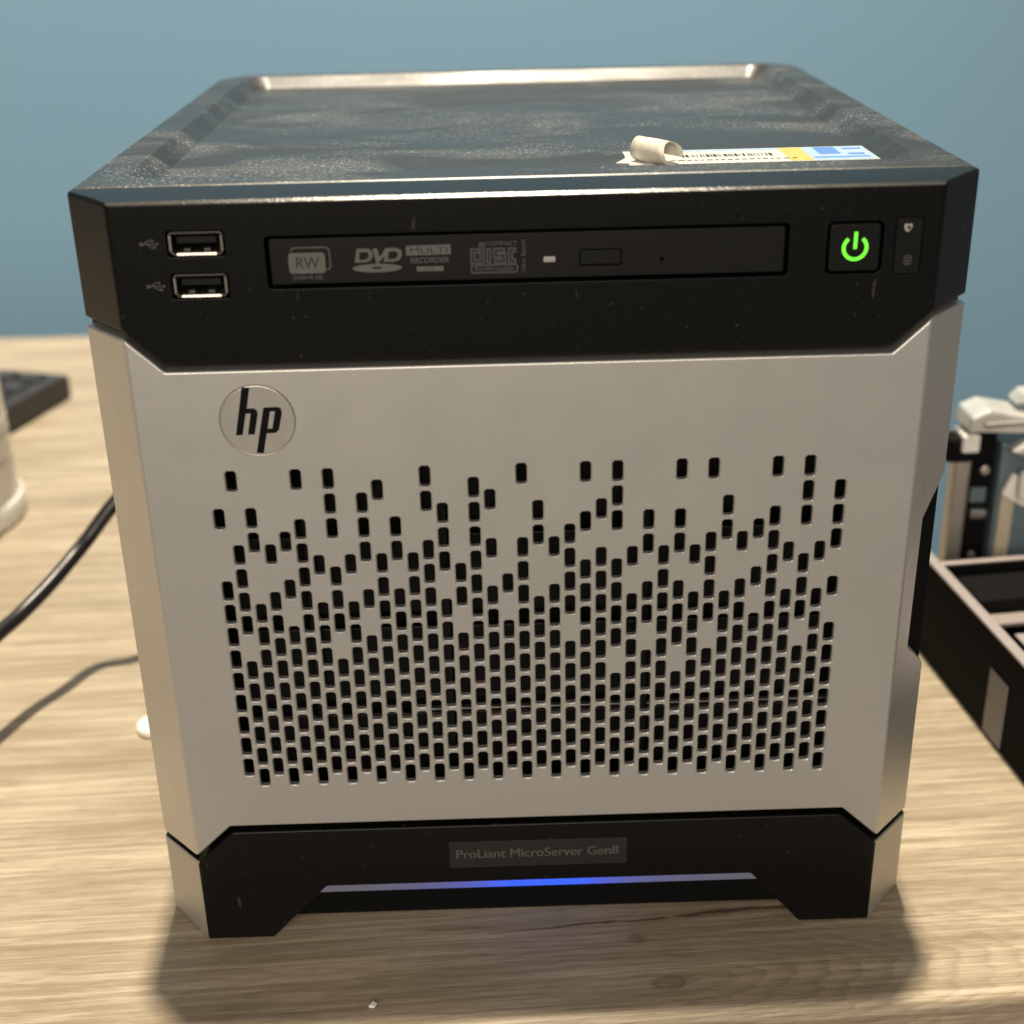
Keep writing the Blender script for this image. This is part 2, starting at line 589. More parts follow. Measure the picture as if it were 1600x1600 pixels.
def tube(path, r, n=12, closed_caps=True):
    """swept tube through points (mm) with Catmull-Rom smoothing"""
    P = [Vector(p) for p in path]
    pts = []
    for i in range(len(P) - 1):
        p0, p1, p2, p3 = P[max(i - 1, 0)], P[i], P[i + 1], P[min(i + 2, len(P) - 1)]
        for k in range(8):
            t = k / 8
            pts.append(0.5 * ((2 * p1) + (p2 - p0) * t + (2 * p0 - 5 * p1 + 4 * p2 - p3) * t * t + (3 * p1 - p0 - 3 * p2 + p3) * t ** 3))
    pts.append(P[-1])
    vs, fs = [], []
    up = Vector((0, 0, 1))
    for i, p in enumerate(pts):
        d = (pts[min(i + 1, len(pts) - 1)] - pts[max(i - 1, 0)]).normalized()
        a = d.cross(up)
        a = a.normalized() if a.length > 1e-4 else Vector((1, 0, 0))
        b = a.cross(d).normalized()
        for k in range(n):
            t = 2 * math.pi * k / n
            vs.append(tuple(p + a * (r * math.cos(t)) + b * (r * math.sin(t))))
    for i in range(len(pts) - 1):
        for k in range(n):
            fs.append((i * n + k, i * n + (k + 1) % n, (i + 1) * n + (k + 1) % n, (i + 1) * n + k))
    fs.append(tuple(range(n)))
    fs.append(tuple(range(len(vs) - n, len(vs))))
    me = mesh_from(vs, fs)
    for f in me.polygons:
        f.use_smooth = len(f.vertices) == 4
    return me


def lathe(prof, cx, cy, n=48):
    """profile [(r, z)] turned about a vertical axis"""
    vs, fs = [], []
    for r, z in prof:
        for k in range(n):
            t = 2 * math.pi * k / n
            vs.append((cx + r * math.cos(t), cy + r * math.sin(t), z))
    for i in range(len(prof) - 1):
        for k in range(n):
            fs.append((i * n + k, i * n + (k + 1) % n, (i + 1) * n + (k + 1) % n, (i + 1) * n + k))
    fs.append(tuple(range(n)))
    fs.append(tuple(range(len(vs) - n, len(vs))))
    me = mesh_from(vs, fs)
    for f in me.polygons:
        f.use_smooth = len(f.vertices) == 4
    return me


def smooth(me, ang=35):
    for f in me.polygons:
        f.use_smooth = True
    me.set_sharp_from_angle(angle=math.radians(ang))
    return me


# ------------------------------------------------------------------ setting: wall, floor, desk
def structure(o, label):
    o['kind'] = 'structure'
    o['label'] = label
    return o


structure(link('wall', box(-3000, 3000, 1520, 1620, -780, 2700), M['wall']), 'plain blue-grey painted wall behind the desk')
structure(link('floor', box(-3000, 3000, -1500, 1520, -820, -781), M['floor']), 'grey carpet floor under the desk')

desk = empty('desk', 'pale oak-look desk with a rounded front edge carrying the computer', 'desk')
c_, s_ = math.cos(YAW), math.sin(YAW)


def yawp(x, y):
    return (x * c_ - y * s_, x * s_ + y * c_)


RX = 186.0
dk = [yawp(-1150, -39.6), yawp(RX, -39.6), (RX + 2, 651), (-1150, 645)]
dm = prism([(x, y) for x, y in dk], -27, 0, 'z')
dm = bevel(dm, 3.6, 5)
soft(link('desktop', dm, M['wood'], desk))
for lx, ly in ((-1080, 560), (-1080, 20), (150, 560), (140, 20)):
    link('leg', box(lx - 22, lx + 22, ly - 22, ly + 22, -781, -27.4), M['chassis'], desk)

# ------------------------------------------------------------------ the small server
H = 225.58
HW = 114.85
FX = 101.4           # where the front turns into the corner chamfers
CY = 15.92
D = 250.0
server = empty('compact_server', 'small cube computer with silver perforated door and dusty black top', 'computer', (0, 0, 0))


def plan(y_back, inset=0.0):
    i = inset
    return [(-HW + i, y_back), (-HW + i, CY + i * 0.55), (-FX + i * 0.6, i), (FX - i * 0.6, i), (HW - i, CY + i * 0.55), (HW - i, y_back)]


# chassis body behind the bezels
body = prism([(-112.6, 22), (112.6, 22), (112.6, D - 10), (104, D - 2), (-104, D - 2), (-112.6, D - 10)], 3.0, 199.0, 'z')
link('chassis_body', body, M['inner'], server)

# top cover with its sunken panel
cover = prism([(-HW, 20.5), (HW, 20.5), (HW, D - 13), (HW - 9, D), (-HW + 9, D), (-HW, D - 13)], 176.0, H, 'z')
cover = bevel(cover, 1.0, 4)


def frustum(lo, zlo, hi, zhi):
    n = len(lo)
    vs = [(x, y, zlo) for x, y in lo] + [(x, y, zhi) for x, y in hi]
    fs = [tuple(range(n)), tuple(range(2 * n - 1, n - 1, -1))] + [(i, (i + 1) % n, (i + 1) % n + n, i + n) for i in range(n)]
    return mesh_from(vs, fs)


cover = boolean(cover, prism([(19.5, H - 0.62 - 0.675), (23.5, H - 0.62 + 2.025), (19.5, H + 4)], -130, 130, 'x'), 'DIFFERENCE')
DEP = 3.9
lo = rrect(-99.5, 99.5, 36.5, 237.5, 5, 5)
hi = rrect(-99.5 - 5.2, 99.5 + 5.2, 36.5 - 5.2, 237.5 + 5.2, 9, 5)
k = (DEP + 0.6) / DEP
hi = [(a[0] + (b[0] - a[0]) * k, a[1] + (b[1] - a[1]) * k) for a, b in zip(lo, hi)]
cover = boolean(cover, frustum(lo, H - DEP, hi, H + 0.6), 'DIFFERENCE')
cv = bevel(cover, 0.35, 2, 20)
cvo = link('top_cover', cv, M['cover'], server)
soft(cvo)

# upper black bezel
out = [(-HW - 2, 193.0), (-FX, 193.4), (-92.0, 184.6), (92.0, 184.6), (FX, 193.4), (HW + 2, 193.0), (HW + 2, H), (-HW - 2, H)]
bz = boolean(prism(plan(19.9), 150, 260, 'z'), prism(out, -5, 25, 'y'), 'INTERSECT')
bz = bevel(bz, 1.0, 4)
bz = boolean(bz, prism([(-1, H - 0.72 - 0.675), (3.0, H - 0.72 + 2.025), (-1, H + 4)], -130, 130, 'x'), 'DIFFERENCE')
cuts = [
    prism(rrect(-64.1, 64.1, 203.4, 216.6, 0.9, 3), -3, 9.0, 'y'),
    prism(rrect(-87.75, -73.65, 212.0, 218.5, 0.7, 3), -3, 12.0, 'y'),
    prism(rrect(-87.75, -73.65, 201.55, 208.0, 0.7, 3), -3, 12.0, 'y'),
    prism(rrect(73.4, 87.3, 203.5, 216.6, 1.6, 4), -3, 6.0, 'y'),
    prism(rrect(90.2, 96.9, 203.0, 217.3, 0.5, 3), -3, 1.0, 'y'),
]
for c in cuts:
    bz = boolean(bz, c, 'DIFFERENCE')
bz = bevel(bz, 0.22, 2, 50)
ub = link('upper_bezel', bz, M['black'], server)


def highlight_facet(me):
    me.materials.append(M['edge'])     # front top edge highlight built into a paler, glossier material
    for f in me.polygons:
        if f.normal.z > 0.6 and f.normal.y < -0.4 and abs(f.normal.x) < 0.2 and f.center.z > 0.2235:
            f.material_index = 1


highlight_facet(bz)
soft(ub)

# --- USB sockets
for zc in (215.25, 204.78):
    xc = -80.7
    w, h = 6.55, 2.85
    o_ = [(xc - w, zc - h + 0.9), (xc - w + 0.9, zc - h), (xc + w - 0.9, zc - h), (xc + w, zc - h + 0.9), (xc + w, zc + h - 0.5), (xc + w - 0.5, zc + h), (xc - w + 0.5, zc + h), (xc - w, zc + h - 0.5)]
    t_ = 0.42
    i_ = [(xc + (u - xc) * (1 - t_ / w), zc + (v - zc) * (1 - t_ / h)) for u, v in o_]
    vs = [(u, 0.35, v) for u, v in o_] + [(u, 0.35, v) for u, v in i_] + [(u, 10, v) for u, v in o_] + [(u, 10, v) for u, v in i_]
    n = 8
    fs = []
    for i in range(n):
        j = (i + 1) % n
        fs += [(i, j, n + j, n + i), (n + i, n + j, 3 * n + j, 3 * n + i), (j, i, 2 * n + i, 2 * n + j)]
    us = link('usb_port', bevel(mesh_from(vs, fs), 0.07, 2), M['socket'], server)
    link('lip', bevel(prism([(0.10, zc - h + 0.04), (0.26, zc - h + 0.64), (1.2, zc - h + 0.64), (1.2, zc - h + 0.04)], xc - 4.9, xc + 4.9, 'x'), 0.08, 2), M['steel'], us)
    for sg in (-1, 1):
        link('lip', bevel(prism([(xc + sg * (w - 0.04), 0.12), (xc + sg * (w - 0.58), 0.24), (xc + sg * (w - 0.58), 1.2), (xc + sg * (w - 0.04), 1.2)], zc - 1.75, zc + 1.85, 'z'), 0.08, 2), M['steel'], us)
    link('tongue', bevel(box(xc - 4.9, xc + 4.9, 1.6, 9.5, zc - 0.2, zc + 1.55), 0.15, 1), M['tray'], us)
    link('socket_back', box(xc - 6.0, xc + 6.0, 9.0, 9.6, zc - 2.3, zc + 2.3), M['inner'], us)
    for sx_ in (-2.6, 2.3):
        link('contact_spring', box(xc + sx_ - 0.75, xc + sx_ + 0.75, 2.0, 5.0, zc - 2.25, zc - 1.55), M['socket'], us)
    # trident mark beside it
    x0, z0 = (-94.3 if zc > 210 else -93.9), zc + 0.2
    polys = [circle(x0 + 0.45, z0, 0.45, 12)]
    polys += stroke([(x0 + 0.95, z0), (x0 + 4.1, z0)], 0.26)
    polys += stroke([(x0 + 1.3, z0 + 0.16), (x0 + 2.2, z0 + 0.85), (x0 + 3.0, z0 + 0.85)], 0.24)
    polys += stroke([(x0 + 2.0, z0 - 0.16), (x0 + 2.8, z0 - 0.85), (x0 + 3.3, z0 - 0.85)], 0.24)
    polys += [[(x0 + 4.1, z0 - 0.36), (x0 + 4.75, z0), (x0 + 4.1, z0 + 0.36)]]
    polys += [circle(x0 + 3.2, z0 + 0.85, 0.30, 10), [(x0 + 3.3, z0 - 1.15), (x0 + 3.9, z0 - 1.15), (x0 + 3.9, z0 - 0.55), (x0 + 3.3, z0 - 0.55)]]
    link('usb_symbol', flat(polys, -0.03), M['print_dim'], server)

# --- optical drive
dv = prism(rrect(-63.1, 63.1, 204.45, 215.65, 0.5, 3), 0.7, 8.5, 'y')
dv = bevel(dv, 0.35, 2)
dv = boolean(dv, prism(rrect(12.6, 23.2, 207.1, 211.3, 0.5, 3), -2, 3.0, 'y'), 'DIFFERENCE')
dv = boolean(dv, prism(circle(33.0, 208.35, 0.55, 12), -2, 5.0, 'y'), 'DIFFERENCE')
dv = boolean(dv, prism(rrect(3.7, 6.9, 208.15, 209.75, 0.3, 2), -2, 2.0, 'y'), 'DIFFERENCE')
drive = soft(link('optical_drive', dv, M['drive'], server))
link('eject_button', bevel(prism(rrect(13.0, 22.8, 207.5, 210.9, 0.35, 3), 0.62, 2.9, 'y'), 0.2, 2), M['button'], drive)
link('activity_light', bevel(prism(rrect(3.8, 6.8, 208.25, 209.65, 0.25, 2), 0.72, 1.9, 'y'), 0.2, 2), M['led'], drive)
YP = 0.67
# re-writable mark
pr = [rrect(-58.7, -49.7, 207.05, 212.2, 0.9, 4)]
bo = [(-57.9, 212.55), (-57.8, 213.0), (-57.2, 213.45), (-49.4, 213.45), (-48.6, 212.9), (-48.5, 208.6), (-48.9, 208.1), (-49.45, 207.95)]
pr += stroke(bo, 0.26)
link('rewritable_mark', flat(pr, YP), M['print'], drive)
text('RW', -54.15, 208.25, YP - 0.03, 2.9, M['print_black'], drive, width=5.7)
text('DVD+R DL', -54.2, 205.55, YP, 0.98, M['print'], drive, width=7.4)
# DVD mark: two D bowls and a V over a disc
S = lambda pts, dx: [(u + dx + (v - 209.5) * 0.16, v) for u, v in pts]


def dletter(dx, w):
    o_ = [(0, 209.45), (w * 0.62, 209.45), (w * 0.9, 209.9), (w, 211.0), (w * 0.92, 212.2), (w * 0.68, 212.85), (0.1, 212.85)]
    i_ = [(0.95, 210.1), (w * 0.58, 210.1), (w * 0.72, 210.4), (w * 0.76, 211.05), (w * 0.72, 211.75), (w * 0.58, 212.05), (0.95, 211.95)]
    return ring_poly(S(o_, dx), S(i_, dx))


pr = dletter(-42.5, 4.3) + dletter(-35.4, 4.3)
pv = [S([(4.0, 212.85), (5.15, 212.85), (6.0, 210.6), (5.75, 209.0), (5.35, 209.0)], -42.5), S([(6.0, 210.6), (7.2, 212.85), (8.3, 212.85), (5.75, 209.0)], -42.5)]
el_o, el_i = circle(-37.1, 207.95, 6.1, 40, 0.175), circle(-37.1, 208.0, 1.3, 40, 0.22)
pr += ring_poly(el_o, el_i)
link('dvd_mark', flat(pr, YP), M['print'], drive)
link('dvd_mark_letter', flat(pv, YP - 0.01), M['print'], drive)
link('mark_bar', flat([[(-29.8, 210.85), (-18.9, 210.95), (-18.9, 213.35), (-29.8, 213.25)]], YP), M['print'], drive)
text('MULTI', -24.3, 211.35, YP - 0.03, 1.5, M['print_black'], drive, width=9.2)
text('RECORDER', -24.3, 208.95, YP, 1.35, M['print'], drive, width=9.4, shear=0.25)
link('mark_bar', flat([[(-27.4, 206.85), (-20.8, 206.85), (-20.8, 208.05), (-27.4, 208.05)]], YP), M['print'], drive)
text('R DL', -24.1, 207.1, YP - 0.03, 0.72, M['print_black'], drive, width=2.6)
# compact disc mark: doubled letter strokes
zb, zt = 208.9, 212.0


def cd(wid, dy):
    g = (1.24 - wid) / 2
    q = []
    q += stroke([(-11.3, 213.6 - g), (-11.3, zb), (-13.45, zb), (-13.45, zt - 0.45), (-12.0, zt - 0.45)], wid)
    q += stroke([(-9.6, zb - 0.6 + g), (-9.6, zt + 0.15 - g)], wid)
    q += stroke([(-5.6 - g, zt - 0.45), (-7.85, zt - 0.45), (-7.85, zb + 1.4), (-5.95, zb + 1.4), (-5.95, zb), (-8.3 + g, zb)], wid)
    q += stroke([(-2.9 - g, zt - 0.45), (-4.25, zt - 0.45), (-4.25, zb), (-2.9 - g, zb)], wid)
    return flat(q, dy)


link('disc_mark', cd(1.24, YP), M['print_dim'], drive)
link('disc_mark_core', cd(0.66, YP - 0.03), M['print_black'], drive)
text('COMPACT', -6.5, 212.75, YP, 1.05, M['print_dim'], drive, width=7.9)
ob = rrect(-14.1, -2.5, 205.95, 208.1, 0.5, 3)
ib = rrect(-13.8, -2.8, 206.25, 207.8, 0.35, 3)
link('disc_mark_frame', flat(ring_poly(ob, ib), YP), M['print_dim'], drive)
text('ReWritable', -8.3, 206.5, YP, 1.15, M['print_dim'], drive, width=9.6)
text('Ultra Speed', -0.65, 210.0, YP, 0.95, M['print_dim'], drive, width=7.9, rot=math.pi / 2)

# --- power button
pb = soft(link('power_button', bevel(prism(rrect(74.15, 86.55, 204.2, 215.9, 1.1, 4), 0.15, 5.5, 'y'), 0.3, 2), M['button'], server))
pc = (80.45, 210.0)
arc = []
for i in range(37):
    a = math.radians(90 + 38 + (360 - 76) * i / 36)
    arc.append((pc[0] + 2.82 * math.cos(a), pc[1] + 2.82 * math.sin(a)))
sy = stroke(arc, 0.88) + stroke([(80.45, 209.75), (80.45, 213.95)], 0.86)
link('power_symbol', flat(sy, 0.10), M['green'], pb)

# --- status window
win = link('status_window', bevel(prism(rrect(90.35, 96.75, 203.15, 217.15, 0.4, 3), 0.12, 0.95, 'y'), 0.1, 1), M['gloss'], server)
hp_ = [(92.1, 214.9), (92.2, 215.6), (92.8, 215.75), (93.3, 215.5), (93.9, 215.75), (94.2, 215.2), (94.05, 214.6), (93.3, 213.6), (92.5, 213.9)]
inn = [(93.3 + (u - 93.15) * 0.42 + 0.08, 214.7 + (v - 214.8) * 0.42) for u, v in hp_]
link('health_icon', flat(ring_poly(hp_, inn), 0.09), M['led'], win)
st = []
for q in range(3):
    zz = 207.35 - q * 0.72
    st += stroke([(92.75 - 0.05, zz), (93.1, zz - 0.24), (93.7, zz - 0.3), (94.3, zz - 0.24), (94.7, zz)], 0.30)
st += stroke([(92.8, 207.45), (93.2, 207.7), (93.7, 207.75), (94.25, 207.7), (94.65, 207.45)], 0.22)
link('drive_icon', flat(st, 0.09), M['print_dim'], win)

# --- silver perforated door
dout = [(-HW - 2, 29.4), (-FX, 31.6), (-90.6, 42.0), (90.4, 42.0), (FX, 31.6), (HW + 2, 29.4), (HW + 2, 79.0), (106.7, 92.6), (107.1, 132.9), (HW + 2, 145.0),
        (HW + 2, 191.0), (FX, 191.6), (92.2, 182.8), (-92.2, 182.8), (-FX, 191.6), (-HW - 2, 191.0)]
dr = boolean(prism(plan(18.5), 0, 230, 'z'), prism(dout, -5, 25, 'y'), 'INTERSECT')
dr = bevel(dr, 0.7, 3)
dr = boolean(dr, prism([(-112.4, 30), (-112.4, 17.2), (-100.4, 1.9), (100.4, 1.9), (112.4, 17.2), (112.4, 30)], 44.0, 180.5, 'z'), 'DIFFERENCE')
ROWS = [  # top row first; '#' is an opening.  Odd columns sit half a pitch lower
    ".#...#.#.....#.....#...#.#...#.#...#.#..",
    ".......#.##..#..##.......#...........#.#",
    "#.#..#.#.#.#..#.#...#..###.#.#..#..#.#.#",
    ".#####...#.#.##.##.####....#.#.#####...#",
    ".#...####.#.#####..#..#####.#.##...####.",
    "##.###.#.#####.#####.#####.###.#.###.#.#",
    "####.####.#####.##.###############.####.",
    "#.#####.##############.####.###.#####.##",
    "#########################.###.##########",
] + ["#" * 40] * 5
PX, PZ, X0, Z0 = 4.2292, 7.17227, -83.027, 62.65
vs, fs = [], []


def octo(cx, cz, hw, hh, ch):
    return [(cx - hw, cz - hh + ch), (cx - hw + ch, cz - hh), (cx + hw - ch, cz - hh), (cx + hw, cz - hh + ch), (cx + hw, cz + hh - ch), (cx + hw - ch, cz + hh), (cx - hw + ch, cz + hh), (cx - hw, cz + hh - ch)]


for r, row in enumerate(ROWS):
    for c, chh in enumerate(row):
        if chh != '#':
            continue
        cx, cz = X0 + PX * c, Z0 + PZ * ((13 - r) - (0.5 if c % 2 else 0))
        loops = [(octo(cx, cz, 1.40 + 0.50, 2.90 + 0.50, 0.74), -0.20), (octo(cx, cz, 1.40, 2.90, 0.58), 0.34), (octo(cx, cz, 1.40, 2.90, 0.58), 4.0)]
        k0 = len(vs)
        for lp, yy in loops:
            vs += [(u, yy, v) for u, v in lp]
        fs += [tuple(range(k0, k0 + 8)), tuple(range(k0 + 23, k0 + 15, -1))]
        for l in range(2):
            for i in range(8):
                a, b = k0 + l * 8 + i, k0 + l * 8 + (i + 1) % 8
                fs.append((a, a + 8, b + 8, b))
dr = boolean(dr, mesh_from(vs, fs), 'DIFFERENCE')
EX, EZ, ER = -70.1, 169.2, 9.55
dr = boolean(dr, prism(circle(EX, EZ, ER + 0.40, 64), -2, 0.7, 'y'), 'DIFFERENCE')
door = soft(link('front_door', dr, M['silver'], server))

# emblem
em = prism(circle(EX, EZ, ER, 64), -0.12, 0.68, 'y')
emb = soft(link('emblem', bevel(em, 0.32, 3, 50), M['emblem'], server))
Z2 = lambda p: [((u - 733) * 0.01846 + EX, -(v - 685) * 0.01846 + EZ) for u, v in p]
hpoly = [(557, 200), (665, 192), (600, 503), (688, 500), (735, 528), (742, 590), (672, 888), (578, 886), (645, 575), (577, 575), (503, 892), (410, 892)]
link('emblem_letter', prism(Z2(hpoly), -0.17, 0.05, 'y'), M['emblem_black'], emb)
po = [(828, 495), (1030, 488), (1072, 515), (1080, 580), (1015, 830), (965, 872), (840, 876), (772, 1172), (674, 1166)]
pin_ = [(915, 555), (985, 550), (925, 805), (860, 808)]
a = Z2([(828, 495), (1030, 488), (1072, 515), (1080, 580), (1015, 830), (965, 872), (840, 876)])
parts_ = [prism(Z2([(828, 495), (915, 555), (860, 808), (840, 876), (772, 1172), (674, 1166)]), -0.15, 0.05, 'y'),
          prism(Z2([(828, 495), (1030, 488), (1072, 515), (1080, 580), (985, 550), (915, 555)]), -0.15, 0.05, 'y'),
          prism(Z2([(985, 550), (1080, 580), (1015, 830), (965, 872), (925, 805)]), -0.15, 0.05, 'y'),
          prism(Z2([(925, 805), (965, 872), (840, 876), (860, 808)]), -0.15, 0.05, 'y')]
link('emblem_letter', join(parts_), M['emblem_black'], emb)

# black grip seen through the notch in the door's right corner
grip = prism([(102.6, 5.2), (108.9, 12.6), (108.2, 14.6), (108.2, 30), (101.0, 30)], 76, 150, 'z')
link('door_grip', bevel(grip, 0.4, 2), M['black'], server)
rib = prism([(108.3, 15.6), (113.9, 16.8), (113.9, 30), (108.3, 30)], 78, 147, 'z')
link('grip_rib', bevel(rib, 0.3, 2), M['inner'], server)

# what shows through the openings: drive trays
cage = link('drive_cage', box(-110, 110, 15.5, 21.5, 32, 184), M['inner'], server)
for i in range(4):
    zz = 47 + i * 29
    tr = link('drive_tray', bevel(box(-98, 98, 13.0, 15.2, zz, zz + 24.5), 0.6, 2), M['tray'], cage)
for xx in (-62, -24.5, 31.5, 88):
    link('latch_bar', bevel(box(xx - 1.4, xx + 1.4, 9.6, 12.2, 50, 158), 0.4, 1), M['gloss'], cage)
link('metal_lip', bevel(box(-36, 93, 10.6, 12.4, 73.4, 74.2), 0.25, 2), M['dull_metal'], cage)

# lower black bezel with two feet
low = [(-HW - 2, 0.6), (-HW + 0.9, 0.0), (-81.6, 0.0), (-64.0, 18.85), (64.4, 18.85), (80.2, 0.0), (HW - 0.9, 0.0), (HW + 2, 0.6), (HW + 2, 27.4), (FX, 29.6), (90.1, 39.9), (-90.3, 39.9), (-FX, 29.6), (-HW - 2, 27.4)]
lb = boolean(prism(plan(21.0), -5, 60, 'z'), prism(low, -5, 25.0, 'y'), 'INTERSECT')
lb = bevel(lb, 0.7, 3)
lb = boolean(lb, box(-99, 99, 9.0, 30, -5, 60), 'DIFFERENCE')
lo_ = link('lower_bezel', lb, M['black'], server)
lb.materials.append(M['foot_corner'])       # the two corner faces of the feet get a paler metallic tone
for f in lb.polygons:
    if abs(f.normal.x) > 0.55 and f.normal.y < -0.35 and abs(f.center.x) > 0.1012:
        f.material_index = 1
soft(lo_)
link('base_pan', box(-98, 98, 9.3, 21, 0.9, 28), M['inner'], server)
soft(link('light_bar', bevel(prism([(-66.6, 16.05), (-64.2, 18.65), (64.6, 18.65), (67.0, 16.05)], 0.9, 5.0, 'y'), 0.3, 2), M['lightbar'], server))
np_ = link('name_plate', bevel(prism(rrect(-26.5, 26.7, 24.6, 34.0, 0.25, 2), -0.12, 0.02, 'y'), 0.05, 1), M['plate'], server)
text('ProLiant MicroServer Gen8', -0.26, 28.05, -0.15, 3.1, M['print_dim'], np_, width=48.5)
text('ProLiant MicroServer Gen8', -0.08, 28.09, -0.165, 3.1, M['print_dim'], np_, width=48.5)

# asset sticker on the sunken panel, its left end peeled into a curl
ZT = H - DEP
stk = link('sticker', box(30, 100, 52.5, 74, ZT + 0.02, ZT + 0.16), M['paper'], server)


def top_quads(polys, z):
    vs, fs = [], []
    for p in polys:
        k0 = len(vs)
        vs += [(u, v, z) for u, v in p]
        fs.append(tuple(range(k0, k0 + len(p))))
    me = bpy.data.meshes.new('print')
    me.from_pydata([(x * MM, y * MM, z_ * MM) for x, y, z_ in vs], [], fs)
    return me


def R4(x0, x1, y0, y1):
    return [(x0, y0), (x1, y0), (x1, y1), (x0, y1)]


link('yellow_field', top_quads([R4(75, 81.5, 53, 73.5)], ZT + 0.19), M['yellow'], stk)
link('pale_field', top_quads([R4(81.5, 99.5, 53, 73.5)], ZT + 0.19), M['pale_blue'], stk)
link('blue_field', top_quads([R4(85, 91, 62, 73), R4(82.5, 98, 56.5, 58.2), R4(93, 97.5, 60.5, 63), R4(93, 98.5, 69, 71)], ZT + 0.22), M['blue'], stk)
link('top_stripe', top_quads([R4(45, 75, 71.0, 73.6)], ZT + 0.19), M['pale_blue'], stk)
bars, x = [], 46.0
while x < 71:
    w = random.choice((0.3, 0.45, 0.7, 0.9))
    bars.append(R4(x, x + w, 62, 66.2))
    x += w + random.choice((0.35, 0.5, 0.8))
link('barcode', top_quads(bars, ZT + 0.19), M['print_black'], stk)
txt, x = [], 42.0
while x < 78:
    w = random.uniform(0.8, 2.0)
    txt.append(R4(x, x + w, 56.8, 58.0))
    x += w + 0.7
link('fine_print', top_quads(txt, ZT + 0.19), M['plate'], stk)

# curl: a strip of paper wound up on itself, axis pointing towards the right front
ax = Vector((0.64, -0.77, -0.03)).normalized()
u_ = ax.cross(Vector((0, 0, 1))).normalized()
w_ = u_.cross(ax).normalized()
base = Vector((33.2, 59.6, ZT + 3.75))
vs, fs = [], []
NS, NL = 34, 6
for i in range(NS + 1):
    a = math.radians(-130 + 330 * i / NS)
    r_ = 3.75 - 0.75 * i / NS
    for j in range(NL + 1):
        s = (13.0 + 1.2 * math.sin(i * 0.23)) * j / NL
        wob = 0.25 * math.sin(i * 0.7 + j)
        p = base + ax * s + (u_ * math.cos(a) + w_ * math.sin(a)) * (r_ + wob * 0.3)
        vs.append(tuple(p))
for i in range(NS):
    for j in range(NL):
        k0 = i * (NL + 1) + j
        fs.append((k0, k0 + 1, k0 + NL + 2, k0 + NL + 1))
cm = mesh_from(vs, fs)
for f in cm.polygons:
    f.use_smooth = True
oc = link('work', cm)
md = oc.modifiers.new('s', 'SOLIDIFY')
md.thickness = 0.14 * MM
cm = _eval(oc)
bpy.data.objects.remove(oc)
link('curled_end', cm, M['paper_old'], stk)
link('torn_residue', prism([(26.5, 55.5), (36, 53.0), (41, 54), (40, 62), (36, 70.5), (31, 69), (29.5, 62)], ZT + 0.02, ZT + 0.35, 'z'), M['paper'], stk)

# ------------------------------------------------------------------ things round it
# power cable rising from behind the case, with its shadow on the desk
cable = link('power_cable', tube([(-40, 300, 75), (-105, 235, 86), (-146, 199, 79), (-162.5, 184, 70), (-177.5, 175.4, 53.5), (-186.8, 156.5, 45.5), (-195.3, 140.4, 40), (-202, 121.5, 38), (-212, 92, 30), (-236, 45, 14), (-280, -20, 3.2)], 3.0, 14), M['cable'])
tag(cable, 'black power cable arching off the desk left of the computer', 'cable')

bead = link('white_cap', lathe([(0.4, 0.05), (6.2, 0.05), (7.0, 1.0), (6.8, 2.8), (5.2, 4.0), (0.4, 4.4)], -143.3, 118.5, 28), M['white_plastic'])
tag(bead, 'small round white plastic cap half hidden by the computer', 'cap')

crumb = link('crumb', bevel(prism([(-50.4, -30.6), (-48.6, -31.0), (-47.8, -29.4), (-49.2, -28.4)], 0.02, 0.9, 'z'), 0.25, 1), M['white_plastic'])
tag(crumb, 'tiny white paper crumb on the desk in the shadow before the computer', 'crumb')

# frosted bottle at the left edge
bottle = empty('bottle', 'frosted white plastic bottle at the left edge of the desk', 'bottle', (-0.3015, 0.322, 0))
bm_ = lathe([(0.5, 2.0), (40.5, 2.0), (43.2, 4.0), (44.6, 9.0), (44.6, 12.0), (44.0, 15), (43.8, 40), (43.6, 165), (40, 178), (26, 196), (18, 202), (18, 215), (0.5, 215)], 0, 0, 64)
link('bottle_body', bm_, M['bottle'], bottle)
link('base_ring', lathe([(41.0, 0.05), (45.4, 0.6), (46.0, 3.0), (46.0, 11.0), (45.2, 12.6), (44.9, 12.6), (44.9, 0.05)], 0, 0, 64), M['white_plastic'], bottle)
for zz in (32, 45, 51):
    link('band', lathe([(43.7, zz), (44.25, zz + 0.6), (44.25, zz + 2.2), (43.7, zz + 3.0)], 0, 0, 64), M['bottle_band'], bottle)
link('bottle_cap', lathe([(0.5, 206), (20.5, 206), (21, 207), (21, 228), (20, 230), (0.5, 230)], 0, 0, 40), M['white_plastic'], bottle)

